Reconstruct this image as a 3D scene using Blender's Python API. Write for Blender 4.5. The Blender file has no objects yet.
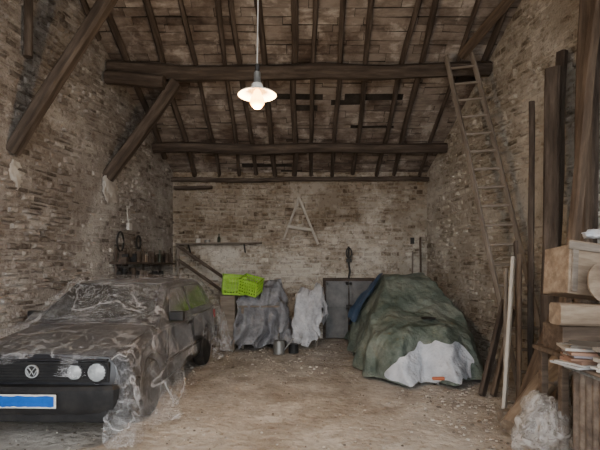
import bpy, bmesh, math, random
import numpy as np
from mathutils import Vector, Matrix, noise, Quaternion
R = random.Random(7)
scene = bpy.context.scene

# ---------------------------------------------------------------- materials
def nodes_of(name):
    m = bpy.data.materials.new(name); m.use_nodes = True
    nt = m.node_tree
    return m, nt, nt.nodes['Principled BSDF']
def ramp(nt, cols, lo=.3, hi=.7):
    r = nt.nodes.new('ShaderNodeValToRGB'); e = r.color_ramp.elements
    n = len(cols)
    while len(e) < n: e.new(.5)
    for i, c in enumerate(cols):
        e[i].position = lo+(hi-lo)*i/max(1, n-1); e[i].color = (*c, 1)
    return r
def M(name, cols, scale=5, rough=.85, bump=.3, bscale=30, stretch=(1,1,1), island=0., metal=0., spec=.3, detail=8, dist=.02):
    m, nt, b = nodes_of(name); L = nt.links.new
    tc = nt.nodes.new('ShaderNodeTexCoord'); mp = nt.nodes.new('ShaderNodeMapping')
    mp.inputs['Scale'].default_value = stretch
    L(tc.outputs['Object'], mp.inputs['Vector'])
    n = nt.nodes.new('ShaderNodeTexNoise'); n.inputs['Scale'].default_value = scale; n.inputs['Detail'].default_value = detail
    n.inputs['Roughness'].default_value = .65
    L(mp.outputs[0], n.inputs['Vector'])
    fac = n.outputs['Fac']
    if island > 0:
        g = nt.nodes.new('ShaderNodeNewGeometry')
        mx = nt.nodes.new('ShaderNodeMix'); mx.inputs[0].default_value = island
        mr = nt.nodes.new('ShaderNodeMapRange'); mr.inputs[3].default_value = .22; mr.inputs[4].default_value = .78
        L(g.outputs['Random Per Island'], mr.inputs[0])
        L(fac, mx.inputs[2]); L(mr.outputs[0], mx.inputs[3]); fac = mx.outputs[0]
    r = ramp(nt, cols); L(fac, r.inputs[0]); L(r.outputs[0], b.inputs['Base Color'])
    b.inputs['Roughness'].default_value = rough; b.inputs['Metallic'].default_value = metal
    b.inputs['Specular IOR Level'].default_value = spec
    if bump > 0:
        n2 = nt.nodes.new('ShaderNodeTexNoise'); n2.inputs['Scale'].default_value = bscale; n2.inputs['Detail'].default_value = 6
        L(mp.outputs[0], n2.inputs['Vector'])
        bp = nt.nodes.new('ShaderNodeBump'); bp.inputs['Strength'].default_value = bump; bp.inputs['Distance'].default_value = dist
        L(n2.outputs['Fac'], bp.inputs['Height']); L(bp.outputs[0], b.inputs['Normal'])
    return m

def layer(m, col, scale, lo, hi, amt, seed, blend='MIX', zr=None):
    """mix a noise-masked layer over the current base colour; zr=(z0,z1) adds a height dependence (weathering)"""
    nt = m.node_tree; L = nt.links.new; b = nt.nodes['Principled BSDF']
    src = b.inputs['Base Color'].links[0].from_socket
    tc = nt.nodes.new('ShaderNodeTexCoord'); mp = nt.nodes.new('ShaderNodeMapping'); mp.inputs['Location'].default_value = (seed, seed*2, seed)
    L(tc.outputs['Object'], mp.inputs[0])
    n = nt.nodes.new('ShaderNodeTexNoise'); n.inputs['Scale'].default_value = scale; n.inputs['Detail'].default_value = 10; n.inputs['Roughness'].default_value = .68
    L(mp.outputs[0], n.inputs['Vector'])
    val = n.outputs['Fac']
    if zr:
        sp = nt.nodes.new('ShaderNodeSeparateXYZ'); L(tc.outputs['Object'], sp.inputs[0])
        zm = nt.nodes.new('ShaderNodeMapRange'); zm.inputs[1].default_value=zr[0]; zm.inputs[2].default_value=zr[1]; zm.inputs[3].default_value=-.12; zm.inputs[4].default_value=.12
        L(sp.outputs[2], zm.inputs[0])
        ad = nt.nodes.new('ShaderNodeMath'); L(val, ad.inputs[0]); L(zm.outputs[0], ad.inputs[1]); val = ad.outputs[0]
    mr = nt.nodes.new('ShaderNodeMapRange'); mr.inputs[1].default_value = lo; mr.inputs[2].default_value = hi; mr.inputs[4].default_value = amt
    L(val, mr.inputs[0])
    mx = nt.nodes.new('ShaderNodeMix'); mx.data_type = 'RGBA'; mx.blend_type = blend
    L(mr.outputs[0], mx.inputs[0]); L(src, mx.inputs[6]); mx.inputs[7].default_value = (*col, 1)
    L(mx.outputs[2], b.inputs['Base Color'])
    return m
def brick_mat(name, cols, plaster, pl_lo, pl_hi, seed, grime=.5, zr=None, pa=.55):
    m = M(name, cols, scale=9, rough=.95, bump=1.0, bscale=34, island=.65, spec=.1, dist=.03)
    layer(m, plaster, 1.3, pl_lo, pl_hi, pa, seed)
    layer(m, plaster, 6, .56, .66, .35, seed+1)
    layer(m, (.32,.28,.24), 10, .54, .66, .7, seed+2, 'MULTIPLY')
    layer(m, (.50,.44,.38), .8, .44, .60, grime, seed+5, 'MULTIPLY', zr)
    return m

def plastic_mat(name, lo, hi, tint=(.85,.87,.88), scale=3.0, crease=.07, rough=.16):
    m, nt, b = nodes_of(name); L = nt.links.new
    b.inputs['Base Color'].default_value = (*tint, 1); b.inputs['Roughness'].default_value = rough
    b.inputs['Specular IOR Level'].default_value = 1.0
    t = nt.nodes.new('ShaderNodeBsdfTransparent'); mix = nt.nodes.new('ShaderNodeMixShader')
    tc = nt.nodes.new('ShaderNodeTexCoord')
    def crease_layer(sc, w, top, dist):
        n = nt.nodes.new('ShaderNodeTexNoise'); n.inputs['Scale'].default_value = sc; n.inputs['Detail'].default_value = 2; n.inputs['Roughness'].default_value = .45; n.inputs['Distortion'].default_value = dist
        L(tc.outputs['Object'], n.inputs['Vector'])
        s = nt.nodes.new('ShaderNodeMath'); s.operation='SUBTRACT'; s.inputs[1].default_value=.5; L(n.outputs['Fac'], s.inputs[0])
        a = nt.nodes.new('ShaderNodeMath'); a.operation='ABSOLUTE'; L(s.outputs[0], a.inputs[0])
        mr = nt.nodes.new('ShaderNodeMapRange'); mr.inputs[1].default_value = 0; mr.inputs[2].default_value = w
        mr.inputs[3].default_value = top; mr.inputs[4].default_value = lo
        L(a.outputs[0], mr.inputs[0]); return mr.outputs[0]
    c1=crease_layer(scale, crease, hi, .4); c2=crease_layer(scale*2.3, crease*1.2, hi*.75, .8)
    n3 = nt.nodes.new('ShaderNodeTexNoise'); n3.inputs['Scale'].default_value = 1.4; n3.inputs['Detail'].default_value = 3; L(tc.outputs['Object'], n3.inputs['Vector'])
    mr3 = nt.nodes.new('ShaderNodeMapRange'); mr3.inputs[1].default_value=.45; mr3.inputs[2].default_value=.8; mr3.inputs[3].default_value=0; mr3.inputs[4].default_value=hi*.7
    L(n3.outputs['Fac'], mr3.inputs[0])
    ad = nt.nodes.new('ShaderNodeMath'); ad.operation='MAXIMUM'; L(c1, ad.inputs[0]); L(mr3.outputs[0], ad.inputs[1])
    ad2 = nt.nodes.new('ShaderNodeMath'); ad2.operation='MAXIMUM'; L(ad.outputs[0], ad2.inputs[0]); L(c2, ad2.inputs[1])
    L(ad2.outputs[0], mix.inputs[0])
    n2 = nt.nodes.new('ShaderNodeTexNoise'); n2.inputs['Scale'].default_value = 6; n2.inputs['Detail'].default_value = 5; n2.inputs['Distortion'].default_value = 1
    L(tc.outputs['Object'], n2.inputs['Vector'])
    bp = nt.nodes.new('ShaderNodeBump'); bp.inputs['Strength'].default_value = 1.; bp.inputs['Distance'].default_value = .07
    L(n2.outputs['Fac'], bp.inputs['Height']); L(bp.outputs[0], b.inputs['Normal'])
    L(t.outputs[0], mix.inputs[1]); L(b.outputs[0], mix.inputs[2])
    L(mix.outputs[0], nt.nodes['Material Output'].inputs['Surface'])
    return m
def emit(name, col, s):
    m, nt, b = nodes_of(name)
    b.inputs['Base Color'].default_value = (*col, 1)
    b.inputs['Emission Color'].default_value = (*col, 1); b.inputs['Emission Strength'].default_value = s
    return m
def flat(name, col, rough=.5, metal=0., spec=.5):
    return M(name, [tuple(c*.85 for c in col), col, tuple(min(1, c*1.12) for c in col)], scale=12, rough=rough, metal=metal, bump=.06, spec=spec)

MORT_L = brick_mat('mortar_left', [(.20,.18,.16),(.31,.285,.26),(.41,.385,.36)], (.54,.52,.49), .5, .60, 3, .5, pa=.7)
MORTAR = brick_mat('mortar', [(.30,.26,.21),(.45,.40,.335),(.57,.525,.45)], (.68,.645,.58), .5, .60, 14, .45, pa=.8)
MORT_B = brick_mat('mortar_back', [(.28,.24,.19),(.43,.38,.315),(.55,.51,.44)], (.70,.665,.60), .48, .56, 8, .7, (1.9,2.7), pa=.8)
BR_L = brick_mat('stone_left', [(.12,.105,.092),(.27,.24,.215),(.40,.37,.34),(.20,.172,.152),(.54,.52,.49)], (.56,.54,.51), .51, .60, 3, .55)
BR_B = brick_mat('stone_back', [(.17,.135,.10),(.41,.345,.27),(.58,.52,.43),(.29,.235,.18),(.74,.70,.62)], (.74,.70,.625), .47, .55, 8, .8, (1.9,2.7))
BR_R = brick_mat('stone_right', [(.17,.14,.105),(.42,.37,.30),(.60,.55,.47),(.30,.255,.205),(.74,.70,.62)], (.72,.685,.62), .49, .58, 14, .5)
DARKWOOD = M('old_oak_dark', [(.033,.025,.020),(.078,.060,.048),(.15,.12,.098)], scale=7, stretch=(.25,2,2), bump=.7, bscale=14, rough=.85)
BROWNWOOD = M('brown_timber', [(.055,.038,.028),(.115,.083,.06),(.20,.15,.11)], scale=7, stretch=(.25,2,2), bump=.5, bscale=14)
GREYWOOD = M('weathered_wood', [(.12,.098,.08),(.20,.17,.14),(.30,.26,.22)], scale=7, stretch=(.25,2,2), bump=.5, bscale=14)
PALEWOOD = M('pale_plank', [(.34,.31,.27),(.48,.45,.40),(.60,.57,.51)], scale=5, stretch=(.25,2,2), bump=.4, bscale=10)
TANWOOD = M('tan_wood', [(.15,.108,.078),(.26,.20,.145),(.38,.31,.235)], scale=6, stretch=(.4,2,2), bump=.3, bscale=12)
CEILB = M('roof_boards', [(.075,.06,.05),(.18,.147,.125),(.31,.265,.23),(.21,.172,.145),(.54,.49,.44)], scale=3.2, stretch=(2.5,.7,1), island=.5, bump=.6, bscale=14)
layer(CEILB, (.58,.53,.48), 2.2, .54, .62, .6, 5)
layer(CEILB, (.38,.31,.27), 1.2, .46, .60, .8, 12, 'MULTIPLY')
GAPDARK = M('roof_underlay', [(.015,.013,.011),(.035,.03,.025),(.06,.052,.045)], bump=0)
FLOORM = M('dirt_floor', [(.33,.295,.255),(.45,.41,.365),(.54,.50,.45),(.64,.60,.55)], scale=2.6, detail=15, bump=1., bscale=12, rough=.95, spec=.15, dist=.03)
layer(FLOORM, (.58,.53,.47), .9, .46, .60, .6, 4, 'MULTIPLY')
layer(FLOORM, (.78,.75,.70), 1.6, .55, .67, .55, 9)
layer(FLOORM, (.52,.46,.39), 14, .55, .66, .7, 14, 'MULTIPLY')
DEBR = M('debris', [(.14,.115,.09),(.35,.315,.27),(.58,.55,.50),(.28,.23,.18)], island=.9, bump=0)
CARBODY = M('car_paint', [(.010,.011,.014),(.016,.017,.021),(.035,.035,.037)], scale=4, rough=.3, bump=0, spec=.5)
BLACKPL = M('black_plastic', [(.010,.010,.011),(.018,.018,.019),(.035,.033,.031)], rough=.55, bump=.1)
RUBBER = M('tyre_rubber', [(.014,.014,.014),(.03,.029,.027),(.08,.07,.06)], rough=.9, bump=.3)
GLASSD = M('car_glass', [(.02,.024,.026),(.03,.034,.036),(.05,.055,.055)], rough=.1, bump=0, spec=.7)
STEEL = M('dull_steel', [(.18,.18,.18),(.28,.28,.27),(.38,.38,.36)], rough=.5, metal=.6, bump=.1)
CHROME = M('lamp_glass', [(.26,.28,.29),(.38,.40,.41),(.55,.57,.58)], scale=14, rough=.12, bump=.3, bscale=40, spec=.8)
WHITE = flat('white_paint', (.6,.59,.56), .5)
PLATEW = flat('plate_white', (.75,.75,.72), .4)
PLATEB = flat('plate_blue', (.002,.11,.50), .4)
SHEET = plastic_mat('clear_sheeting', .085, .40, (.84,.84,.86), 3.2, .035)
BAGM = plastic_mat('bag_plastic', .28, .65, (.50,.46,.42), 6)
TARPG = M('green_tarp', [(.055,.078,.064),(.10,.127,.107),(.165,.195,.163),(.265,.29,.25)], scale=2.6, rough=.75, bump=.9, bscale=8, spec=.3, dist=.06)
layer(TARPG, (.31,.325,.29), 2.2, .50, .7, .5, 3)
TARPB = M('blue_tarp', [(.03,.06,.12),(.06,.11,.20),(.11,.16,.25)], scale=5, rough=.6, bump=.5, bscale=14)
TARPGR = M('grey_tarp', [(.11,.11,.125),(.19,.195,.215),(.34,.345,.365)], scale=5, rough=.4, bump=1., bscale=8, spec=.6, dist=.07)
CLOTH = M('white_cloth', [(.40,.43,.48),(.55,.58,.63),(.68,.70,.74)], scale=5, rough=.9, bump=1., bscale=8, dist=.06)
CLOTHG = M('greyish_cloth', [(.32,.33,.355),(.50,.51,.54),(.70,.70,.72)], scale=6, rough=.8, bump=1., bscale=8, dist=.06)
LIME = M('lime_plastic', [(.20,.42,.03),(.32,.60,.05),(.44,.72,.12)], scale=8, rough=.4, bump=.15)
DOORM = M('grey_metal_door', [(.12,.125,.13),(.18,.185,.19),(.25,.25,.25)], scale=4, rough=.6, metal=.1, bump=.2)
ORANGE = flat('orange_plastic', (.50,.14,.06), .5)
PAPERS = M('papers', [(.08,.07,.06),(.36,.33,.29),(.62,.60,.56),(.16,.20,.26),(.28,.17,.12)], island=.95, bump=.1)
BLACK = flat('black_iron', (.02,.019,.018), .6)
PLASTER = M('plaster_patch', [(.38,.36,.33),(.48,.46,.43),(.56,.54,.50)], scale=6, bump=.9, bscale=14)
CABM = M('carved_wood', [(.08,.062,.05),(.16,.125,.10),(.27,.22,.175)], scale=9, bump=.5, bscale=25)
ENAMEL = flat('white_enamel', (.8,.78,.72), .25)
GLASSB = M('bottle_glass', [(.02,.03,.02),(.04,.05,.035),(.1,.1,.08)], rough=.25, bump=0)
DARKTIN = M('rusty_tin', [(.03,.025,.02),(.08,.06,.045),(.16,.12,.09)], rough=.7, bump=.2)

# ---------------------------------------------------------------- geometry helpers
def link(ob):
    scene.collection.objects.link(ob); return ob
def mesh(name, V, F, mats, smooth=False, sharp=None, mi=None, loc=None, mw=None):
    me = bpy.data.meshes.new(name); me.from_pydata([tuple(v) for v in V], [], F)
    for m in (mats if isinstance(mats, (list, tuple)) else [mats]): me.materials.append(m)
    if mi is not None: me.polygons.foreach_set('material_index', mi)
    if smooth:
        me.polygons.foreach_set('use_smooth', [True]*len(me.polygons))
        if sharp: me.set_sharp_from_angle(angle=math.radians(sharp))
    me.update()
    ob = link(bpy.data.objects.new(name, me))
    if mw is not None: ob.matrix_world = mw
    if loc is not None: ob.location = loc
    return ob
def group(name, parts, loc=(0,0,0), rot=(0,0,0)):
    e = link(bpy.data.objects.new(name, None)); e.empty_display_size = .1
    for p in parts: p.parent = e
    e.location = loc; e.rotation_euler = rot
    return e
def bevel(ob, w, seg=2):
    b = ob.modifiers.new('bevel', 'BEVEL'); b.width = w; b.segments = seg; return ob
BOXF = [(0,3,2,1),(4,5,6,7),(0,1,5,4),(1,2,6,5),(2,3,7,6),(3,0,4,7)]
def boxv(x0,x1,y0,y1,z0,z1):
    return [(x0,y0,z0),(x1,y0,z0),(x1,y1,z0),(x0,y1,z0),(x0,y0,z1),(x1,y0,z1),(x1,y1,z1),(x0,y1,z1)]
def box(name, x0,x1,y0,y1,z0,z1, mat, bev=0.006):
    o = mesh(name, boxv(x0,x1,y0,y1,z0,z1), BOXF, mat)
    if bev: bevel(o, bev)
    return o
def lathe(name, prof, mat, n=32, axis='Z', loc=(0,0,0), smooth=True, sharp=40):
    V=[];F=[]
    for r,z in prof:
        for i in range(n):
            a=2*math.pi*i/n; x,y=r*math.cos(a), r*math.sin(a)
            V.append({'Z':(x,y,z),'X':(z,x,y),'Y':(x,-z,y)}[axis])
    for k in range(len(prof)-1):
        for i in range(n):
            j=(i+1)%n; F.append((k*n+i,k*n+j,(k+1)*n+j,(k+1)*n+i))
    F.append(tuple(reversed(range(n)))); F.append(tuple(range((len(prof)-1)*n, len(prof)*n)))
    return mesh(name,V,F,mat,smooth,sharp,loc=loc)
def tube(name, pts, r, mat):
    c = bpy.data.curves.new(name,'CURVE'); c.dimensions='3D'; c.bevel_depth=r; c.bevel_resolution=3; c.use_fill_caps=True
    s=c.splines.new('POLY'); s.points.add(len(pts)-1)
    for i,p in enumerate(pts): s.points[i].co=(*p,1)
    c.materials.append(mat); return link(bpy.data.objects.new(name,c))
def beam_geo(L, w, h, rnd, jit, taper=1.0, seg=None, bow=0.):
    c = rnd*min(w,h)
    base = [(-w/2+c,-h/2),(w/2-c,-h/2),(w/2,-h/2+c),(w/2,h/2-c),(w/2-c,h/2),(-w/2+c,h/2),(-w/2,h/2-c),(-w/2,-h/2+c)]
    n = seg or max(2,int(L/.3)); V=[];F=[]; sd=R.uniform(0,100)
    for k in range(n+1):
        t=k/n; x=L*t; s=1+(taper-1)*t
        ox=noise.noise((x*.7,sd,0))*jit*2; oz=noise.noise((x*.7,sd,9))*jit*2 + bow*math.sin(math.pi*t)
        for i,(a,b) in enumerate(base):
            j=noise.noise((x*2,sd+i*3,4))*jit
            V.append((x, (a*s)*(1+j/w)+ox, (b*s)*(1+j/h)+oz))
    for k in range(n):
        for i in range(8):
            j=(i+1)%8; F.append((k*8+i,k*8+j,(k+1)*8+j,(k+1)*8+i))
    F.append(tuple(reversed(range(8)))); F.append(tuple(range(n*8,n*8+8)))
    return V,F
def beam(name, p0, p1, w, h, mat, rnd=.2, jit=.012, taper=1., bow=0., roll=0.):
    p0=Vector(p0);p1=Vector(p1);d=p1-p0
    V,F=beam_geo(d.length,w,h,rnd,jit,taper,bow=bow)
    q=d.to_track_quat('X','Z')
    if roll: q = q @ Quaternion((1,0,0), roll)
    return mesh(name,V,F,mat,True,35,mw=Matrix.Translation(p0)@q.to_matrix().to_4x4())

# ---------------------------------------------------------------- room shell
YB = 9.9
def HW(y): return 2.8+.16*(YB-y)
RIDGE = 3.3
def ROOF(y): return 3.62+.6*(YB-y) if y>=RIDGE else 3.62+.6*(YB-RIDGE)-.6*(RIDGE-y)

def stone_wall(name, P0, P1, hfun, mats, seed, pitch=.078, lr=(.08,.24)):
    rr=random.Random(seed); P0=Vector(P0);P1=Vector(P1);U=(P1-P0);L=U.length;U.normalize()
    Z=Vector((0,0,1));Y=Z.cross(U)
    mw=Matrix((U,Y,Z)).transposed().to_4x4(); mw.translation=P0
    V=[];F=[];mi=[]
    n=24; 
    for i in range(n+1):
        x=L*i/n; h=hfun(x)
        V+= [(x,0,-.05),(x,0,h),(x,-.35,h),(x,-.35,-.05)]
    for i in range(n):
        a=i*4;b=a+4
        for k in range(4):
            k2=(k+1)%4; F.append((a+k,b+k,b+k2,a+k2)); mi.append(0)
    F.append((0,1,2,3));mi.append(0); F.append((n*4+3,n*4+2,n*4+1,n*4));mi.append(0)
    z=0.0
    while z<8:
        p=pitch*rr.uniform(.65,1.4); x=rr.uniform(-.2,0)
        while x<L:
            l=rr.uniform(*lr)
            if rr.random()<.12: l*=1.6
            x0=max(x,0.0);x1=min(x+l,L); x+=l
            if x1-x0<.045: continue
            wv=noise.noise((x0*.7,z*.6,seed))*.08
            hs=rr.uniform(-.022,.006)
            z0=max(0,z+wv+.004-hs*.5); z1=z+wv+p-.009+hs
            if z1>min(hfun(x0),hfun(x1)) or z1-z0<.018: continue
            if rr.random()<.05: continue
            pl=noise.noise((x0*.9+seed,z*.9,3.3))+.5*noise.noise((x0*2.4+seed,z*2.4,7.3))
            if pl>.30 and rr.random()<.6: continue      # plastered / rubble-filled area
            d=(.010+rr.random()**1.5*.048)*(1.0 if pl<.12 else .4)
            g=.007; c=.012+rr.random()*.014; b=len(V)
            j=lambda s=.012: rr.uniform(-s,s)
            V+=[(x0+g,-.002,z0),(x1-g,-.002,z0+j(.006)),(x1-g,-.002,z1+j(.006)),(x0+g,-.002,z1),
                (x0+g+c+j(),d+j(.008),z0+c*.6+j(.007)),(x1-g-c+j(),d+j(.008),z0+c*.6+j(.007)),(x1-g-c+j(),d+j(.008),z1-c*.6+j(.007)),(x0+g+c+j(),d+j(.008),z1-c*.6+j(.007))]
            F+=[(b+7,b+6,b+5,b+4),(b+4,b+5,b+1,b),(b+5,b+6,b+2,b+1),(b+6,b+7,b+3,b+2),(b+7,b+4,b,b+3)]; mi+=[1]*5
        z+=p
    return mesh(name,V,F,mats,mi=mi,mw=mw)
YF=-.5
s16=math.sqrt(1+.16**2)
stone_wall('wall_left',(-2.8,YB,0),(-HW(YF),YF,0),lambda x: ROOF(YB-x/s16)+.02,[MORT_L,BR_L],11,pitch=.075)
stone_wall('wall_right',(HW(YF),YF,0),(2.8,YB,0),lambda x: ROOF(YF+x/s16)+.02,[MORTAR,BR_R],12,pitch=.08)
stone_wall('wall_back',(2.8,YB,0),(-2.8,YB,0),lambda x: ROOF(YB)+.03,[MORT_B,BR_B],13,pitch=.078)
# unseen front wall with big barn doorway (behind the camera), added to dim the ceiling
V=[];F=[]
for bx in ((-4.8,-3.7,YF-.35,YF,-.05,5.3),(3.7,4.8,YF-.35,YF,-.05,5.3),(-3.7,3.7,YF-.35,YF,4.5,5.3)):
    b=len(V);V+=boxv(*bx);F+=[tuple(b+i for i in f) for f in BOXF]
mesh('unseen_wall_front',V,F,MORTAR)

# floor
V=[];F=[];nx,ny=110,170
for j in range(ny+1):
    y=-7+17.2*j/ny
    for i in range(nx+1):
        x=-5.5+11*i/nx
        V.append((x,y,noise.fractal((x*1.1,y*1.1,0),1,2,4)*.012-.014))
for j in range(ny):
    for i in range(nx):
        a=j*(nx+1)+i; F.append((a,a+1,a+nx+2,a+nx+1))
mesh('floor',V,F,FLOORM,True)
mesh('yard_bounce_ground',[(-25,-40,-.06),(25,-40,-.06),(25,-.9,-.06),(-25,-.9,-.06)],[(0,1,2,3)],FLOORM)  # unseen ground outside, laid wide and pale to bounce daylight onto the ceiling
# loose rubble on floor
V=[];F=[]
def pebble(x,y,s,flatn=.5):
    b=len(V); a0=R.uniform(0,6.28)
    for k in range(5):
        a=a0+k*1.256+R.uniform(-.3,.3); V.append((x+s*math.cos(a),y+s*math.sin(a)*R.uniform(.6,1),-.010))
    for k in range(5):
        a=a0+k*1.256+R.uniform(-.3,.3); V.append((x+s*.7*math.cos(a),y+s*.6*math.sin(a),-.006+s*flatn*R.uniform(.5,1.1)))
    F.append((b+5,b+6,b+7,b+8,b+9))
    for k in range(5): F.append((b+k,b+(k+1)%5,b+5+(k+1)%5,b+5+k))
for _ in range(2600):
    y=R.uniform(1.5,9.7); x=R.uniform(-HW(y)+.1,HW(y)-.1)
    pebble(x,y,R.choice([.005,.006,.007,.010,.015]))
for _ in range(260):
    y=R.uniform(6.5,9.6); x=R.gauss(-.2,1.0)
    if abs(x)<2.6: pebble(x,y,R.uniform(.012,.03))
for _ in range(320):
    y=R.gauss(5.0,.6); x=R.gauss(2.0,.4)
    if x<HW(y)-.1: pebble(x,y,R.uniform(.010,.028))
mesh('floor_rubble',V,F,DEBR)

# ceiling (roof boards) and rafters in the slope frame
def slope_mw(front=False):
    if not front:
        X=Vector((0,-1,.6)).normalized(); o=Vector((0,YB,ROOF(YB)))
    else:
        X=Vector((0,-1,-.6)).normalized(); o=Vector((0,RIDGE,ROOF(RIDGE)))
    Y=Vector((1,0,0)); Z=X.cross(Y)
    m=Matrix((X,Y,Z)).transposed().to_4x4(); m.translation=o; return m
cs=1/math.sqrt(1.36)
SL=(YB-RIDGE)/cs; SF=(RIDGE-YF)/cs
def make_ceiling(name, Ls, yfun, mw):
    V=[];F=[];mi=[]
    def ab(v,m=0): 
        b=len(V); V.extend(v); F.extend([tuple(b+i for i in f) for f in BOXF]); mi.extend([m]*6)
    hwm=max(HW(yfun(0)),HW(yfun(Ls)))+.3
    ab(boxv(-.1,Ls+.05,-hwm,hwm,.06,.10),1)
    s=0.0
    while s<Ls:
        w=R.uniform(.07,.16); y=-hwm+R.uniform(-.4,0)
        while y<hwm:
            l=R.uniform(.35,1.1)
            if R.random()>.025:
                dz=R.uniform(0,.02); g=R.uniform(.003,.011); v=boxv(s+g,s+w-g*.6,y+.005,y+l-.005,.005+dz,.02+dz)
                sk=R.uniform(-.012,.012)
                v=[(a+sk*(1 if b_>y+l/2 else -1)+R.uniform(-.006,.006),b_,c+R.uniform(-.008,.010)) for a,b_,c in v]; ab(v)
            y+=l
        s+=w
    return mesh(name,V,F,[CEILB,GAPDARK],mi=mi,mw=mw)
make_ceiling('ceiling',SL,lambda s:YB-s*cs,slope_mw())
make_ceiling('ceiling',SF,lambda s:RIDGE-s*cs,slope_mw(True))
V=[];F=[]
x=-4.1
while x<4.2:
    s0=0 if abs(x)<2.75 else (abs(x)-2.75)/.16/cs
    if s0<SL-.5:
        L=SL-s0; v,f=beam_geo(L,R.uniform(.06,.11),R.uniform(.08,.12),.3,.028,seg=int(L/.3))
        b=len(V); sk=R.uniform(-.04,.04)
        V+=[(s0+a,x+c+sk*a,-.055+d) for a,c,d in v]; F+=[tuple(b+i for i in q) for q in f]
    x+=R.uniform(.34,.54)
mesh('roof_rafters',V,F,DARKWOOD,True,35,mw=slope_mw())

# purlins, wall plate, struts
beam('purlin',(-3.16,7.5,4.83),(3.16,7.5,4.86),.24,.25,DARKWOOD,.3,.04,taper=.88,bow=-.06)
beam('purlin',(-2.93,9.0,3.95),(2.93,9.0,3.98),.19,.19,DARKWOOD,.3,.03,bow=-.03)
beam('purlin',(-3.49,5.45,6.05),(3.49,5.45,6.05),.24,.24,DARKWOOD,.3,.025)
beam('wall_plate',(-2.8,9.80,3.46),(2.8,9.80,3.46),.10,.09,DARKWOOD,.25,.02)
beam('timber_strut',(-3.50,5.47,2.97),(-1.68,5.47,5.92),.17,.15,DARKWOOD,.2,.012)
beam('timber_strut',(-3.18,7.42,3.03),(-2.05,7.46,4.62),.2,.19,DARKWOOD,.2,.012)
beam('timber_strut',(-3.14,7.3,4.64),(-2.2,7.3,4.56),.2,.2,DARKWOOD,.25,.02)
beam('hanging_timber',(-3.44,5.7,5.6),(-3.40,5.62,4.2),.1,.1,DARKWOOD,.2,.01)
beam('timber_strut',(2.62,7.3,4.98),(3.28,6.2,5.7),.13,.13,BROWNWOOD)
beam('short_lintel',(-2.72,9.72,3.27),(-1.9,9.72,3.29),.1,.07,DARKWOOD)

def blob(name, c, r, mat, amp=.35, fr=2.5, seed=0, sub=4, flat_z=None, octv=4):
    bm=bmesh.new(); bmesh.ops.create_icosphere(bm,subdivisions=sub,radius=1)
    for v in bm.verts:
        n=noise.fractal(v.co*fr+Vector((seed,seed,0)),1,2,octv)
        v.co=v.co*(1+amp*n); v.co=Vector((v.co.x*r[0],v.co.y*r[1],v.co.z*r[2]))
        if flat_z is not None and v.co.z<flat_z: v.co.z=flat_z
    me=bpy.data.meshes.new(name); bm.to_mesh(me); bm.free(); me.materials.append(mat)
    me.polygons.foreach_set('use_smooth',[True]*len(me.polygons))
    ob=link(bpy.data.objects.new(name,me)); ob.location=c; return ob
blob('plaster_patch',(-3.17,7.55,2.86),(.05,.30,.24),PLASTER,.45,1.6,3)
blob('plaster_patch',(-3.52,5.6,2.72),(.05,.16,.18),PLASTER,.45,1.6,8)

# ---------------------------------------------------------------- hanging lamp
LX,LY,LZ=-.38,4.0,3.12
parts=[lathe('shade',[(.035,.10),(.05,.085),(.055,.05),(.09,.03),(.165,.0),(.17,-.012),(.160,-.008),(.09,.02),(.04,.035),(.03,.09)],ENAMEL,48),
       lathe('socket',[(.02,.20),(.03,.19),(.032,.11),(.045,.09)],STEEL),
       lathe('cap_ring',[(.006,.27),(.02,.26),(.02,.21),(.012,.2)],BLACK),
       lathe('bulb',[(.004,-.135),(.032,-.125),(.06,-.09),(.065,-.06),(.045,-.01),(.02,.04)],emit('bulb_glow',(1,.50,.12),12)),
       tube('cord',[(0,0,.26),(.008,0,.9),(0,0,1.6),(.01,.0,ROOF(4)-LZ-.05)],.006,WHITE)]
group('pendant_lamp',parts,(LX,LY,LZ))
l=bpy.data.lights.new('bulb_light','POINT'); l.energy=110; l.color=(1,.64,.32); l.shadow_soft_size=.05
lo=link(bpy.data.objects.new('bulb_light',l)); lo.location=(LX,LY,LZ-.2)

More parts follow.
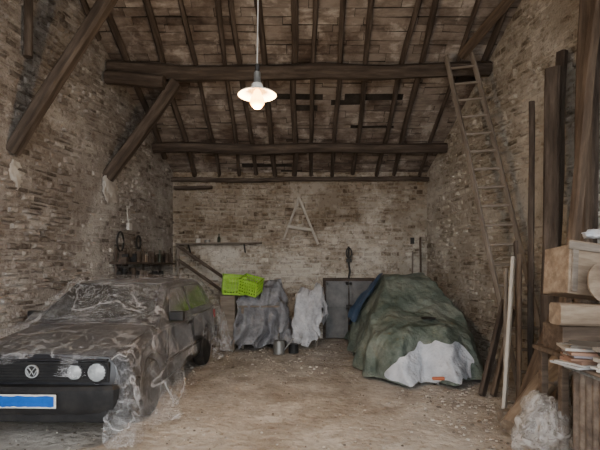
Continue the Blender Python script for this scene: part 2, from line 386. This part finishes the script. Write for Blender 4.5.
# ---------------------------------------------------------------- draped sheets
def drape(name, H, bx, step, k, mat, hem=lambda x,y:0.0, fold=.05, ff=5., seed=0, wr=.012, keep=lambda x,y:True, zs=.8, cw=0., top=None, relax=6):
    x0,x1,y0,y1=bx; xs=np.arange(x0,x1,step); ys=np.arange(y0,y1,step)
    Hg=np.array([[H(x,y) for x in xs] for y in ys])
    z=Hg.copy(); d1=k*step; d2=d1*1.414
    for _ in range(int(1.6/(k*step))+4):
        p=np.pad(z,1,constant_values=-9)
        z2=np.maximum.reduce([z,p[:-2,1:-1]-d1,p[2:,1:-1]-d1,p[1:-1,:-2]-d1,p[1:-1,2:]-d1,p[:-2,:-2]-d2,p[2:,2:]-d2,p[:-2,2:]-d2,p[2:,:-2]-d2])
        if np.allclose(z2,z): break
        z=z2
    zm=z.copy()
    for _ in range(2):
        p=np.pad(z,1,mode='edge'); z=(p[:-2,1:-1]+p[2:,1:-1]+p[1:-1,:-2]+p[1:-1,2:]+4*z)/8
    z=np.maximum(z,Hg)
    V=[];F=[];top=top or zm.max()
    for j,y in enumerate(ys):
        for i,x in enumerate(xs):
            zz=float(z[j,i]); t=max(0,1-zz/top)
            dx=fold*t*noise.noise((y*ff,zz*zs,seed)); dy=fold*t*noise.noise((x*ff,zz*zs,seed+7))
            if cw: dx+=cw*noise.noise((x*7,y*7+zz*5,seed+3)); dy+=cw*noise.noise((x*6+zz*5,y*7,seed+13))
            w=abs(noise.noise((x*3+seed,y*3,zz*2)))*wr*2+abs(noise.noise((x*9+y*4,y*6+seed,zz*3)))*wr
            V.append((x+dx,y+dy,max(.004,zz+w)))
    nx=len(xs)
    for j in range(len(ys)-1):
        for i in range(nx-1):
            zz=max(z[j,i],z[j+1,i],z[j,i+1],z[j+1,i+1]); x,y=xs[i],ys[j]
            if zz>max(.012,hem(x,y)) and keep(x,y):
                a=j*nx+i; F.append((a,a+1,a+nx+1,a+nx))
    o=mesh(name,V,F,mat,True)
    bm=bmesh.new(); bm.from_mesh(o.data); bmesh.ops.delete(bm,geom=[v for v in bm.verts if not v.link_faces],context='VERTS')
    bv=[v for v in bm.verts if v.is_boundary]
    nb={v:[e.other_vert(v) for e in v.link_edges if e.is_boundary] for v in bv}
    for _ in range(relax):      # relax the ragged outline into a smooth hem
        new={v:(v.co+sum((n.co for n in nb[v]),Vector())/max(1,len(nb[v])))*.5 for v in bv if nb[v]}
        for v,c in new.items(): v.co=c
    bm.to_mesh(o.data); bm.free()
    return o
def lerp(y,pts):
    if y<=pts[0][0]: return pts[0][1]
    for (a,b),(c,d) in zip(pts,pts[1:]):
        if y<=c: return b+(d-b)*(y-a)/(c-a)
    return pts[-1][1]

# ---------------------------------------------------------------- hatchback car
def loft(name, secs, mat, sharp=30):
    V=[];F=[];n=len(secs[0])
    for s in secs: V+=s
    for k in range(len(secs)-1):
        for i in range(n):
            j=(i+1)%n; F.append((k*n+i,k*n+j,(k+1)*n+j,(k+1)*n+i))
    F.append(tuple(reversed(range(n)))); F.append(tuple(range((len(secs)-1)*n,len(secs)*n)))
    return mesh(name,V,F,mat,True,sharp)
def sec(y,half):
    right=[(x,y,z) for x,z in half]; left=[(-x,y,z) for x,z in reversed(half) if x>1e-6]
    return right+left
car=[]
bs=[(0.02,.70,.34,.70),(.05,.76,.28,.775),(.30,.785,.22,.825),(.7,.79,.2,.875),(1.1,.79,.19,.925),(2.0,.795,.19,.94),(3.0,.79,.19,.95),(3.6,.785,.2,.95),(3.88,.765,.25,.94),(3.96,.70,.32,.86)]
body=loft('body',[sec(y,[(0,zb),(w-.12,zb),(w-.03,zb+.07),(w,.46),(w-.005,.60),(w-.035,h-.09),(w-.10,h-.008),(w*.5,h+.012),(0,h+.02)]) for y,w,zb,h in bs],CARBODY,25)
for wy in (.80,3.25):
    cut=lathe('arch_cut',[(.36,-1.2),(.36,-.55)],BLACK,32,'X',(0,wy,.31)); cut2=lathe('arch_cut',[(.36,.55),(.36,1.2)],BLACK,32,'X',(0,wy,.31))
    for c in (cut,cut2):
        b=body.modifiers.new('b','BOOLEAN'); b.object=c; b.operation='DIFFERENCE'; b.solver='EXACT'
bpy.context.view_layer.update()
dg=bpy.context.evaluated_depsgraph_get(); me=bpy.data.meshes.new_from_object(body.evaluated_get(dg)); body.modifiers.clear(); body.data=me
for o in [o for o in scene.objects if o.name.startswith('arch_cut')]: bpy.data.objects.remove(o)
car.append(body)
gs=[(1.08,.70,.935),(1.78,.575,1.365),(2.4,.58,1.392),(3.30,.57,1.375),(3.45,.575,1.33),(3.86,.68,.96)]
car.append(loft('greenhouse',[sec(y,[(0,.88),(.755,.88),(.75,.9 if zt<1 else .94),(tw+.045,zt-.05),(tw-.03,zt),(0,zt+.015)]) for y,tw,zt in gs],CARBODY,25))
def quad(name,pts,mat): return mesh(name,pts,[tuple(range(len(pts)))],mat)
car.append(quad('windshield',[(-.66,1.13,.992),(.66,1.13,.992),(.54,1.73,1.362),(-.54,1.73,1.362)],GLASSD))
car.append(quad('rear_window',[(.60,3.80,1.045),(-.60,3.80,1.045),(-.5,3.5,1.325),(.5,3.5,1.325)],GLASSD))
TRED=flat('tail_red',(.35,.02,.02),.3)
for s in (1,-1):
    car.append(quad('side_window_front',[(s*.752,1.42,.975),(s*.752,2.33,.975),(s*.643,2.33,1.30),(s*.643,1.84,1.29)],GLASSD))
    car.append(quad('side_window_rear',[(s*.752,2.41,.975),(s*.752,3.36,.975),(s*.643,3.2,1.29),(s*.643,2.41,1.30)],GLASSD))
    car.append(box('door_trim',s*.797-.008,s*.797+.008,.95+.25,2.85,.46,.50,BLACKPL,.003))
    car.append(box('door_handle',s*.80-.01,s*.80+.012,2.1,2.28,.80,.83,BLACKPL,.004))
    car.append(box('door_seam',s*.7925-.004,s*.7925+.004,2.37,2.378,.26,.86,BLACKPL,0))
    car.append(box('door_seam_front',s*.7925-.004,s*.7925+.004,1.25,1.258,.26,.86,BLACKPL,0))
    m=box('wing_mirror',s*.86-.09,s*.86+.09,1.36,1.44,.93,1.05,BLACKPL,.02); car.append(m)
    for wy in (.80,3.25):
        prof=[(.19,-.085),(.275,-.088),(.295,-.07),(.302,-.03),(.302,.03),(.295,.07),(.275,.088),(.19,.085)]
        car.append(lathe('tyre',prof,RUBBER,40,'X',(s*.695,wy,.302)))
        car.append(lathe('rim',[(.0,-.05),(.19,-.05),(.195,.06 ),(.17,.055),(.155,.03),(.06,.045),(.05,.062),(.0,.062)] if s>0 else [(.0,-.062),(.05,-.062),(.06,-.045),(.155,-.03),(.17,-.055),(.195,-.06),(.19,.05),(.0,.05)],STEEL,32,'X',(s*.695,wy,.302)))
        for k in range(8):
            a=k*math.pi/4; car.append(lathe('rim_hole',[(.0,-.004),(.017,-.004),(.017,.004),(.0,.004)],BLACK,12,'X',(s*(.695+.045),wy+.105*math.cos(a),.302+.105*math.sin(a))))
    for lx,r in ((.575,.086),(.375,.072)):
        car.append(lathe('headlight_ring',[(.0,-.03),(r+.012,-.03),(r+.012,.02),(r,.025),(r-.004,.015),(0,.012)],BLACKPL,32,'Y',(s*lx,.008,.645)))
        car.append(lathe('headlight',[(r-.004,-.01),(r-.006,.02),(r*.6,.032),(.0,.036)],CHROME,32,'Y',(s*lx,.008,.645)))
    car.append(box('tail_light',s*.66-.1,s*.66+.1,3.93,3.975,.68,.82,TRED,.01))
car.append(box('grille_panel',-.68,.68,.0,.03,.555,.735,BLACKPL,.008))
for k in range(6): car.append(box('grille_slat',-.66,.66,-.014,.004,.575+k*.026,.585+k*.026,BLACKPL,.002))
car.append(box('bonnet_lip',-.66,.66,.0,.05,.74,.758,CARBODY,.006))
car.append(lathe('badge_ring',[(.048,.0),(.06,.0),(.06,.014),(.048,.014),(.048,.0)],CHROME,32,'Y',(0,-.015,.655)))
bd=lathe('badge_back',[(0,-.005),(.05,-.005),(.05,.006),(0,.006)],BLACK,24,'Y',(0,-.016,.655)); car.append(bd)
for pts in ([(-.03,0,.035),(0,0,-.002),(.03,0,.035)],[(-.045,0,.01),(-.02,0,-.035),(0,0,.0),(.02,0,-.035),(.045,0,.01)]):
    t=tube('badge_letter',pts,.006,CHROME); t.location=(0,-.028,.655); car.append(t)
def bumper():
    out=[(-.80,.42),(-.80,.05),(-.74,-.04),(-.5,-.085),(0,-.1),(.5,-.085),(.74,-.04),(.80,.05),(.80,.42)]
    secs=[]
    for i,(x,y) in enumerate(out):
        c=Vector((x*.86,y+.16 if abs(x)<.79 else y,0))
        secs.append([(x,y,.37),(x,y,.50),(x*.97,y+.02,.53),(c.x,c.y,.53),(c.x,c.y,.30),(x*.96,y+.03,.29)])
    return loft('front_bumper',secs,BLACKPL,30)
car.append(bumper())
car.append(box('rear_bumper',-.78,.78,3.9,4.05,.34,.54,BLACKPL,.03))
car.append(box('front_valance',-.68,.68,-.03,.1,.2,.32,BLACKPL,.02))
car.append(box('licence_plate',-.27,.27,-.118,-.108,.355,.475,PLATEW,.004))
pv=[];n=16
for i in range(n+1): pv.append((-.262+.515*i/n,-.1195,.370+.014*noise.noise((i*.7,0,0))))
for i in range(n,-1,-1): pv.append((-.262+.515*i/n,-.1195,.462+.016*noise.noise((i*.7,5,0))))
car.append(mesh('plate_marking',pv,[tuple(range(len(pv)))],PLATEB))
for s in (-1,1): car.append(tube('wiper',[(s*.3-.25,1.10,.975),(s*.3+.22,1.17,1.03)],.007,BLACK))
def Hcar(x,y):
    if not(0.0<=y<=3.98) or abs(x)>.80: return 0.
    b=lerp(y,[(0,.785),(.3,.85),(1.1,.95),(3.9,.975)])
    g=lerp(y,[(1.0,.9),(1.08,.975),(1.78,1.41),(2.4,1.43),(3.3,1.41),(3.45,1.37),(3.88,.98)])
    gs_=.96+(.77-abs(x))/.15*.42
    if abs(x)>.78: b-=.03
    h=max(b,min(g,gs_) if 1<y<3.9 else 0)
    return h+.012
def hemcar(x,y):
    if y<.05 and x<.66: return lerp(x,[(-.8,.74),(-.1,.74),(.1,.68),(.5,.60),(.60,.35),(.66,.2)])
    if y<1.15: return .03
    if y<3.2: return lerp(y,[(1.15,.05),(1.6,.45),(2.2,.62),(2.8,.5),(3.2,.12)])
    return .03+.15*max(0,noise.noise((y*1.3,x*2,0)))
car.append(drape('plastic_sheet',Hcar,(-.86,1.4,-.3,4.6),.022,4.6,SHEET,hem=hemcar,fold=.24,ff=2.4,seed=4,wr=.018,keep=lambda x,y: x>-.83,cw=.018))
group('car',car,(-2.38,4.02,0),(0,0,math.radians(-1.8)))

# ---------------------------------------------------------------- tarp covered vehicle
def Hv(x,y):
    if not(6.1<=y<=9.35): return 0
    cx=1.78+.05*(y-6.1); a=abs(x-cx)
    fr=lerp(y,[(6.1,.58),(6.35,.72),(9.35,.78)])
    if a>fr: return 0
    body=lerp(y,[(6.1,.58),(6.25,.70),(7.1,.90),(9.0,.92),(9.35,.82)])
    body-=.20*(a/fr)**3
    g=lerp(y,[(6.75,.7),(6.95,.86),(7.65,1.34),(8.0,1.41),(8.5,1.38),(9.2,.95)])
    g=min(g,.92+(.66-a)/.30*.48)-.09*a*a
    return max(body,g if y>6.8 else 0)
def Hinf(x,y,e=.06):
    h=max(Hv(x,y),Hv(x-e,y),Hv(x+e,y),Hv(x,y-e),Hv(x,y+e))
    return h+.03 if h>0 else 0
def hemv(x,y): return .03+.14*max(0,noise.noise((x*2.2,y*2.2,4)))
def inr(x,y): return x < min(2.70,HW(y)-.2)
TP=dict(fold=.26,ff=3.2,seed=21,cw=.04,top=1.4)
cv=[drape('green_tarp',Hv,(.5,2.9,5.6,9.65),.026,3.8,TARPG,hem=hemv,wr=.035,keep=inr,**TP)]
cv.append(drape('blue_tarp',Hinf,(.5,2.6,7.0,9.65),.03,3.8,TARPB,hem=lambda x,y:.60+.25*noise.noise((x*3,y*3,0)),wr=.03,keep=lambda x,y:y>8.0 and x<1.42+.2*noise.noise((y*3,0,0)),**TP))
cv.append(drape('white_cloth',Hinf,(.7,2.8,5.5,6.9),.016,3.8,CLOTH,hem=lambda x,y:.02+.14*abs(noise.noise((x*5,0,4)))+.10*max(0,x-1.5),wr=.045,relax=5,
   keep=lambda x,y: 1.12+.10*noise.noise((y*8,0,0))<x<2.38+.15*noise.noise((y*8,3,0)) and y<5.985+.04*noise.noise((x*4,1,0))+.015*noise.noise((x*11,1,0))+.06*(x-1.4),**TP))
cv.append(lathe('tarp_hole_patch',[(0,-.01),(.10,-.005),(.11,.008),(.07,.016),(0,.014)],BLACK,24,loc=(1.87,6.55,.825)))
for wx in (1.25,2.35):
    cv.append(lathe('tyre',[(.17,-.08),(.27,-.085),(.295,-.05),(.295,.05),(.27,.085),(.17,.08)],RUBBER,32,'X',(wx,6.7,.295)))
cv.append(box('front_light_cover',1.70,1.86,5.76,5.82,.12,.16,ORANGE,.015))
group('covered_car',cv)

# ---------------------------------------------------------------- back wall things
d=[box('door_frame',.50,1.63,9.80,9.86,0,1.32,DARKWOOD,.01)]
for a,b_ in ((.56,1.05),(1.07,1.57)):
    d.append(box('leaf',a,b_,9.765,9.80,.02,1.25,DOORM,.006))
    for z in (.06,.62,1.17): d.append(box('rail',a+.01,b_-.01,9.745,9.767,z,z+.06,DOORM,.004))
    for x in (a+.01,b_-.06): d.append(box('stile',x,x+.05,9.745,9.767,.03,1.24,DOORM,.004))
d.append(box('latch',1.0,1.12,9.725,9.747,.70,.74,BLACK,.003))
group('door_1',d)
hs=[tube('strap',[(1.06,9.80,2.0),(1.05,9.76,1.7),(1.08,9.75,1.45),(1.05,9.74,1.30)],.022,BLACK),
    tube('strap_loop',[(1.06+.06*math.cos(a),9.76,1.86+.11*math.sin(a)) for a in [i*math.pi/8 for i in range(17)]],.014,BLACK),
    box('handle',1.0,1.12,9.73,9.76,1.66,1.74,BLACK,.01)]
group('hanging_harness',hs)
af=[beam('leg_left',(-.02,9.80,3.06),(-.36,9.80,2.15),.09,.05,PALEWOOD,jit=.003),beam('leg_right',(-.02,9.80,3.06),(.40,9.80,2.05),.09,.05,PALEWOOD,jit=.003),
    beam('crossbar',(-.27,9.77,2.44),(.27,9.77,2.36),.05,.06,PALEWOOD,jit=.003)]
group('hanging_wooden_frame',af)
def bottle(nm,x,y,z,h=.26,r=.035,mat=GLASSB): return lathe(nm,[(0,0),(r,.0),(r,h*.55),(r*.35,h*.75),(r*.35,h),(0,h)],mat,20,loc=(x,y,z))
def tin(nm,x,y,z,h=.12,r=.05,mat=STEEL): return lathe(nm,[(0,0),(r,0),(r,h),(r*.9,h),(r*.9,h-.01),(0,h-.01)],mat,20,loc=(x,y,z))
sh=[beam('board',(-2.66,9.72,2.05),(-.83,9.72,2.08),.2,.035,GREYWOOD,jit=.004)]
for x in (-2.4,-1.2): sh.append(beam('bracket',(x,9.86,1.88),(x,9.66,2.04),.03,.03,BLACK,jit=0))
sh+= [tin('tin',-2.2,9.72,2.07,.1,.05,WHITE),tin('tin',-2.0,9.7,2.07,.07,.06),bottle('bottle',-1.75,9.72,2.075,.2),box('small_box',-1.5,-1.35,9.66,9.76,2.085,2.14,TANWOOD)]
group('wall_shelf',sh)
# cluttered work shelf on the left wall
sl=[beam('board',(-3.02,7.45,1.63),(-2.74,9.4,1.63),.30,.035,DARKWOOD,jit=.004),beam('lower_board',(-3.04,7.45,1.34),(-2.78,9.2,1.34),.26,.03,DARKWOOD,jit=.004)]
for y in (7.6,8.5,9.2): sl.append(beam('bracket',(-HW(y)+.06,y,1.2),(-HW(y)+.06,y,1.9),.04,.04,DARKWOOD,jit=0))
for i in range(30):
    y=7.5+i*.062+R.uniform(-.02,.02); x=-HW(y)+.14+R.uniform(-.02,.12)
    sl.append(R.choice([lambda:bottle('bottle',x,y,1.65,R.uniform(.16,.34),.03,R.choice([GLASSB,DARKTIN])),lambda:tin('tin',x,y,1.65,R.uniform(.05,.2),R.uniform(.03,.05),R.choice([DARKTIN,DARKTIN,BLACKPL,GREYWOOD,WHITE])),
       lambda:box('small_box',x-.05,x+.05,y-.04,y+.04,1.65,1.65+R.uniform(.05,.2),R.choice([DARKTIN,DARKWOOD,TANWOOD,BLACKPL]))])())
for i in range(12):
    y=7.55+i*.135; x=-HW(y)+.15
    sl.append(tin('pot',x,y,1.356,R.uniform(.08,.2),R.uniform(.04,.065),R.choice([DARKTIN,BLACKPL,BLACKPL,GREYWOOD])))
for yy,zz,r in ((7.7,2.0,.14),(8.3,2.02,.10)):
    sl.append(tube('hanging_hose',[(-HW(yy)+.08,yy+r*math.cos(a),zz+r*1.2*math.sin(a)) for a in [i*math.pi/8 for i in range(17)]],.016,BLACK))
group('tool_shelf',sl)
el=[box('box',-3.08,-3.02,7.97,8.11,2.22,2.35,WHITE,.01),tube('cable',[(-3.06,8.04,2.35),(-3.07,8.0,2.5),(-3.05,7.94,2.6)],.008,WHITE)]
group('junction_box',el)
group('slanting_rail',[beam('rail',(-2.62,9.60,2.02),(-1.5,9.35,1.28),.05,.06,DARKWOOD,jit=.004),beam('rail_lower',(-2.62,9.60,1.72),(-1.5,9.35,.98),.05,.06,DARKWOOD,jit=.004),
  beam('post',(-2.6,9.6,0),(-2.6,9.6,2.05),.05,.05,GREYWOOD,jit=.004),beam('post_end',(-1.5,9.35,0),(-1.5,9.35,1.32),.06,.06,DARKWOOD,jit=.004)])
beam('corner_plank',(2.60,9.68,0),(2.62,9.79,2.2),.16,.03,BROWNWOOD,jit=.004,roll=math.pi/2)
beam('corner_plank',(2.42,9.70,0),(2.45,9.80,1.9),.12,.03,GREYWOOD,jit=.004,roll=math.pi/2)
box('wall_vent',2.42,2.50,9.84,9.87,2.06,2.2,BLACK,.004)

# ---------------------------------------------------------------- covered clutter
def Hj(x,y):
    h=0
    if -1.18<x<-.30 and 8.55<y<9.2: h=.84+.06*noise.noise((x*5,y*5,0))
    if -1.12<x<-.80 and 8.6<y<9.1: h=.98+.04*noise.noise((x*9,y*9,0))
    if -.74<x<-.40 and 8.65<y<9.1: h=1.22+.06*math.sin(x*11+y*5)
    return h
gt=[drape('sheet',Hj,(-1.6,.1,8.1,9.6),.020,4.8,TARPGR,hem=lambda x,y:.05+.25*abs(noise.noise((x*4,y*4,1))),fold=.34,ff=4.5,seed=51,wr=.05,zs=2.2,cw=.09,relax=3)]
for x in (-1.1,-.40):
    for y in (8.62,9.12): gt.append(box('leg',x-.025,x+.025,y-.025,y+.025,0,.8,GREYWOOD))
gt.append(box('table_top',-1.16,-.34,8.57,9.18,.79,.825,GREYWOOD))
group('tarp_covered_table',gt)
def Hc(x,y):
    if abs(y-8.88)>.13 or not(-.05<x<.46): return 0
    return lerp(x,[(-.05,1.0),(.05,1.10),(.18,1.04),(.30,1.14),(.36,1.22),(.46,1.10)])+.03*noise.noise((x*9,y*12,0))
wc=[drape('cloth',Hc,(-.4,.95,8.3,9.4),.016,8.5,CLOTHG,hem=lambda x,y:.10+.45*abs(noise.noise((x*4,y*2,9)))+max(0,x-.25)*1.3,fold=.26,ff=6,seed=61,wr=.05,zs=2.5,cw=.09,relax=3)]
for x in (.02,.33): wc.append(tube('post',[(x,8.88,0),(x,8.88,.93)],.018,GREYWOOD))
wc.append(tube('crossbar',[(-.03,8.88,.90),(.36,8.88,.90)],.015,GREYWOOD))
group('cloth_covered_rack',wc)
def crate(loc,rot,w=.52,dp=.34,h=.24):
    p=[]
    def sl(a,b,c,d_,e,f): p.extend([boxv(a,b,c,d_,e,f)])
    t=.012
    nz=4
    for k in range(nz+1):
        z=(h-.022)*k/nz; hh=.022
        sl(-w/2,w/2,-dp/2,-dp/2+t,z,z+hh);sl(-w/2,w/2,dp/2-t,dp/2,z,z+hh);sl(-w/2,-w/2+t,-dp/2,dp/2,z,z+hh);sl(w/2-t,w/2,-dp/2,dp/2,z,z+hh)
    sl(-w/2-.014,w/2+.014,-dp/2-.014,-dp/2+.006,h-.035,h);sl(-w/2-.014,w/2+.014,dp/2-.006,dp/2+.014,h-.035,h)
    sl(-w/2-.014,-w/2+.006,-dp/2,dp/2,h-.035,h);sl(w/2-.006,w/2+.014,-dp/2,dp/2,h-.035,h)
    for i in range(8):
        x=-w/2+(w-.022)*i/7
        sl(x,x+.022,-dp/2-.003,-dp/2+t,0,h);sl(x,x+.022,dp/2-t,dp/2+.003,0,h); sl(x,x+.022,-dp/2,dp/2,-.012,.0)
    for i in range(6):
        y=-dp/2+(dp-.022)*i/5
        sl(-w/2-.003,-w/2+t,y,y+.022,0,h);sl(w/2-t,w/2+.003,y,y+.022,0,h); sl(-w/2,w/2,y,y+.022,-.012,.0)
    V=[];F=[]
    for v in p:
        b=len(V);V+=v;F+=[tuple(b+i for i in f) for f in BOXF]
    o=mesh('green_crate',V,F,LIME,loc=loc); o.rotation_euler=rot; return o
box('cardboard_box',-1.50,-1.22,8.42,8.9,0,1.03,GREYWOOD,.01)
crate((-1.27,8.50,1.07),(math.radians(6),math.radians(4),math.radians(14)),w=.40,h=.34,dp=.32)
crate((-.93,8.42,1.10),(math.radians(18),math.radians(14),math.radians(-16)),w=.36,h=.27,dp=.30)
group('watering_can',[lathe('body',[(0,0),(.10,0),(.105,.2),(.09,.24),(0,.24)],STEEL,24),tube('handle',[(0,.09,.22),(0,.14,.3),(0,.06,.36),(0,-.04,.34),(0,-.08,.24)],.009,STEEL),tube('spout',[(.09,0,.06),(.2,0,.2),(.26,0,.28)],.014,STEEL)],(-.38,8.12,0))
tin('paint_bucket',-.12,8.2,0,.16,.09,BLACKPL)

# ---------------------------------------------------------------- ladder
tl,tr=Vector((2.36,7.28,4.98)),Vector((2.76,7.22,5.0)); bl,br=Vector((2.90,5.98,0)),Vector((3.34,5.9,0))
lad=[beam('rail_left',bl,tl,.045,.075,GREYWOOD,jit=.006),beam('rail_right',br,tr,.045,.075,GREYWOOD,jit=.006)]
for i in range(17):
    t=(i+.6)/17.4; a=bl.lerp(tl,t);b_=br.lerp(tr,t); lad.append(beam('rung',a,b_,.04,.04,GREYWOOD,.3,jit=.003))
group('ladder',lad)

# ---------------------------------------------------------------- leaning timber on the right
beam('leaning_timber',(2.92,5.3,0),(3.10,5.5,4.0),.17,.12,DARKWOOD)
beam('leaning_timber',(2.86,5.6,0),(2.98,5.8,3.7),.07,.06,DARKWOOD)
beam('leaning_timber',(3.04,4.9,0),(3.24,5.05,5.2),.15,.12,BROWNWOOD)
beam('leaning_timber',(2.66,4.75,0),(3.27,4.85,4.9),.11,.10,BROWNWOOD)
beam('leaning_timber',(3.12,5.6,0),(3.32,5.7,4.3),.12,.10,DARKWOOD)
beam('leaning_timber',(3.30,5.2,0),(3.42,5.25,4.9),.14,.12,DARKWOOD)
beam('leaning_plank',(2.03,4.50,0),(2.36,4.98,1.68),.10,.035,PALEWOOD,jit=.003,roll=math.pi/2)
beam('leaning_plank',(2.50,5.15,0),(2.66,5.45,1.72),.12,.05,BROWNWOOD,jit=.005,roll=math.pi/2)
beam('leaning_plank',(2.36,5.2,0),(2.52,5.5,1.55),.10,.04,GREYWOOD,jit=.005,roll=math.pi/2)
beam('leaning_plank',(2.22,5.5,0),(2.70,5.95,1.12),.13,.05,DARKWOOD,jit=.006,roll=math.pi/2)
beam('leaning_plank',(2.36,5.5,0),(2.80,5.9,1.0),.10,.05,BROWNWOOD,jit=.006,roll=math.pi/2)
beam('leaning_plank',(2.68,5.5,0),(2.80,5.85,1.9),.16,.04,DARKWOOD,jit=.006,roll=math.pi/2)
beam('log',(1.93,4.1,.11),(3.05,4.75,.92),.20,.20,TANWOOD,.3,.02)
beam('log',(1.98,4.42,.09),(3.2,4.45,.16),.18,.17,GREYWOOD,.3,.02)
beam('old_board',(2.42,4.95,.05),(3.0,5.1,1.3),.16,.04,BROWNWOOD,jit=.006)
beam('old_board',(2.30,4.15,.52),(3.0,4.2,.98),.15,.04,GREYWOOD,jit=.006)
blob('plastic_bag',(2.00,3.70,.27),(.22,.17,.25),BAGM,.4,1.5,5,5,flat_z=-.265,octv=3)

# fluted chest with papers
CX0,CX1,CY0,CY1,CZ=2.05,2.85,2.75,3.46,.82
def outline(x0,x1,y0,y1,z,amp=.016,pitch=.075):
    pts=[]
    def edge(a,b,nrm):
        ln=(Vector(b)-Vector(a)).length; n=int(ln/pitch*8)
        for i in range(n):
            t=i/n; l=t*ln; o=amp*abs(math.sin(l/pitch*math.pi)); p=Vector(a).lerp(Vector(b),t)
            pts.append((p.x+nrm[0]*o,p.y+nrm[1]*o,z))
    edge((x0,y0),(x1,y0),(0,-1));edge((x1,y0),(x1,y1),(1,0));edge((x1,y1),(x0,y1),(0,1));edge((x0,y1),(x0,y0),(-1,0)); return pts
a=outline(CX0+.03,CX1-.03,CY0+.03,CY1-.03,.06);b_=[(x,y,CZ) for x,y,_ in a];n=len(a)
V=a+b_;F=[(i,(i+1)%n,n+(i+1)%n,n+i) for i in range(n)]
ch=[mesh('fluted_body',V,F,CABM),box('plinth',CX0,CX1,CY0,CY1,0,.08,CABM,.01),box('top_moulding',CX0-.015,CX1+.015,CY0-.015,CY1+.015,CZ-.01,CZ+.012,STEEL,.004),box('top',CX0-.03,CX1+.03,CY0-.03,CY1+.03,CZ+.012,CZ+.04,CABM,.012)]
for i in range(18): ch.append(lathe('stud',[(0,-.004),(.007,-.002),(.006,.004),(0,.006)],STEEL,10,'X',(CX0-.018,CY0+.02+i*.038,CZ)))
group('carved_chest',ch)
V=[];F=[]
def addbox(c,sz,rz,tilt=0):
    m=Matrix.Translation(c)@Matrix.Rotation(rz,4,'Z')@Matrix.Rotation(tilt,4,'Y'); b=len(V)
    V.extend([tuple(m@Vector(v)) for v in boxv(-sz[0]/2,sz[0]/2,-sz[1]/2,sz[1]/2,0,sz[2])]); F.extend([tuple(b+i for i in f) for f in BOXF])
for sx,sy in ((2.10,3.29),(2.18,2.98),(2.42,3.2)):
    z=CZ+.042
    for i in range(R.randint(9,12)):
        h=R.uniform(.008,.03); addbox((sx+R.uniform(-.05,.05),sy+R.uniform(-.04,.04),z),(R.uniform(.2,.3),R.uniform(.2,.3),h),R.uniform(-.5,.5)); z+=h
mesh('paper_pile',V,F,PAPERS)
# old table with a broken crate and boards
tb=[box('top',2.06,3.0,3.58,4.0,.86,.90,BROWNWOOD,.01)]
for x in (2.13,2.93):
    for y in (3.64,3.94): tb.append(box('leg',x-.03,x+.03,y-.03,y+.03,0,.86,BROWNWOOD,.006))
group('old_table',tb)
box('wooden_box',2.10,2.60,3.60,3.90,.90,1.11,BROWNWOOD,.008)
beam('wide_board',(2.04,3.60,1.21),(2.85,3.62,1.20),.16,.17,TANWOOD,jit=.012,rnd=.12)
cp=[box('back_panel',-.27,.27,-.012,.012,0,.44,TANWOOD,.006),box('end_panel',-.27,-.245,0,.30,0,.40,TANWOOD,.006),box('end_panel_right',.245,.27,0,.30,0,.40,TANWOOD,.006),
    box('bottom_panel',-.27,.27,0,.30,0,.022,TANWOOD,.006),box('batten',-.25,-.20,-.03,-.012,.02,.42,GREYWOOD,.004),box('batten_right',.20,.25,-.03,-.012,.02,.42,GREYWOOD,.004),
    box('rim_board',-.29,.29,-.035,-.012,.36,.42,GREYWOOD,.005)]
group('wooden_crate',cp,(2.42,3.66,1.34),(math.radians(-6),math.radians(7),math.radians(6)))
seat=lathe('wooden_stool_seat',[(0,-.02),(.12,-.02),(.15,-.005),(.155,.01),(.12,.02),(0,.012)],TANWOOD,32,'Y'); seat.location=(2.36,3.52,1.46); seat.rotation_euler=(math.radians(-8),0,math.radians(20))
blob('rag',(2.50,3.78,1.86),(.11,.09,.04),CLOTH,.4,2,9,octv=2)

# ---------------------------------------------------------------- light & camera
w=bpy.data.worlds.new('World'); scene.world=w; w.use_nodes=True
bg=w.node_tree.nodes['Background']; bg.inputs[0].default_value=(.94,.97,1,1); bg.inputs[1].default_value=5.0
cam=bpy.data.cameras.new('Camera'); co=link(bpy.data.objects.new('Camera',cam)); scene.camera=co
co.location=(0,0,1.6); co.rotation_euler=(math.radians(90),0,0); cam.lens=27; cam.sensor_width=36; cam.shift_y=40/600
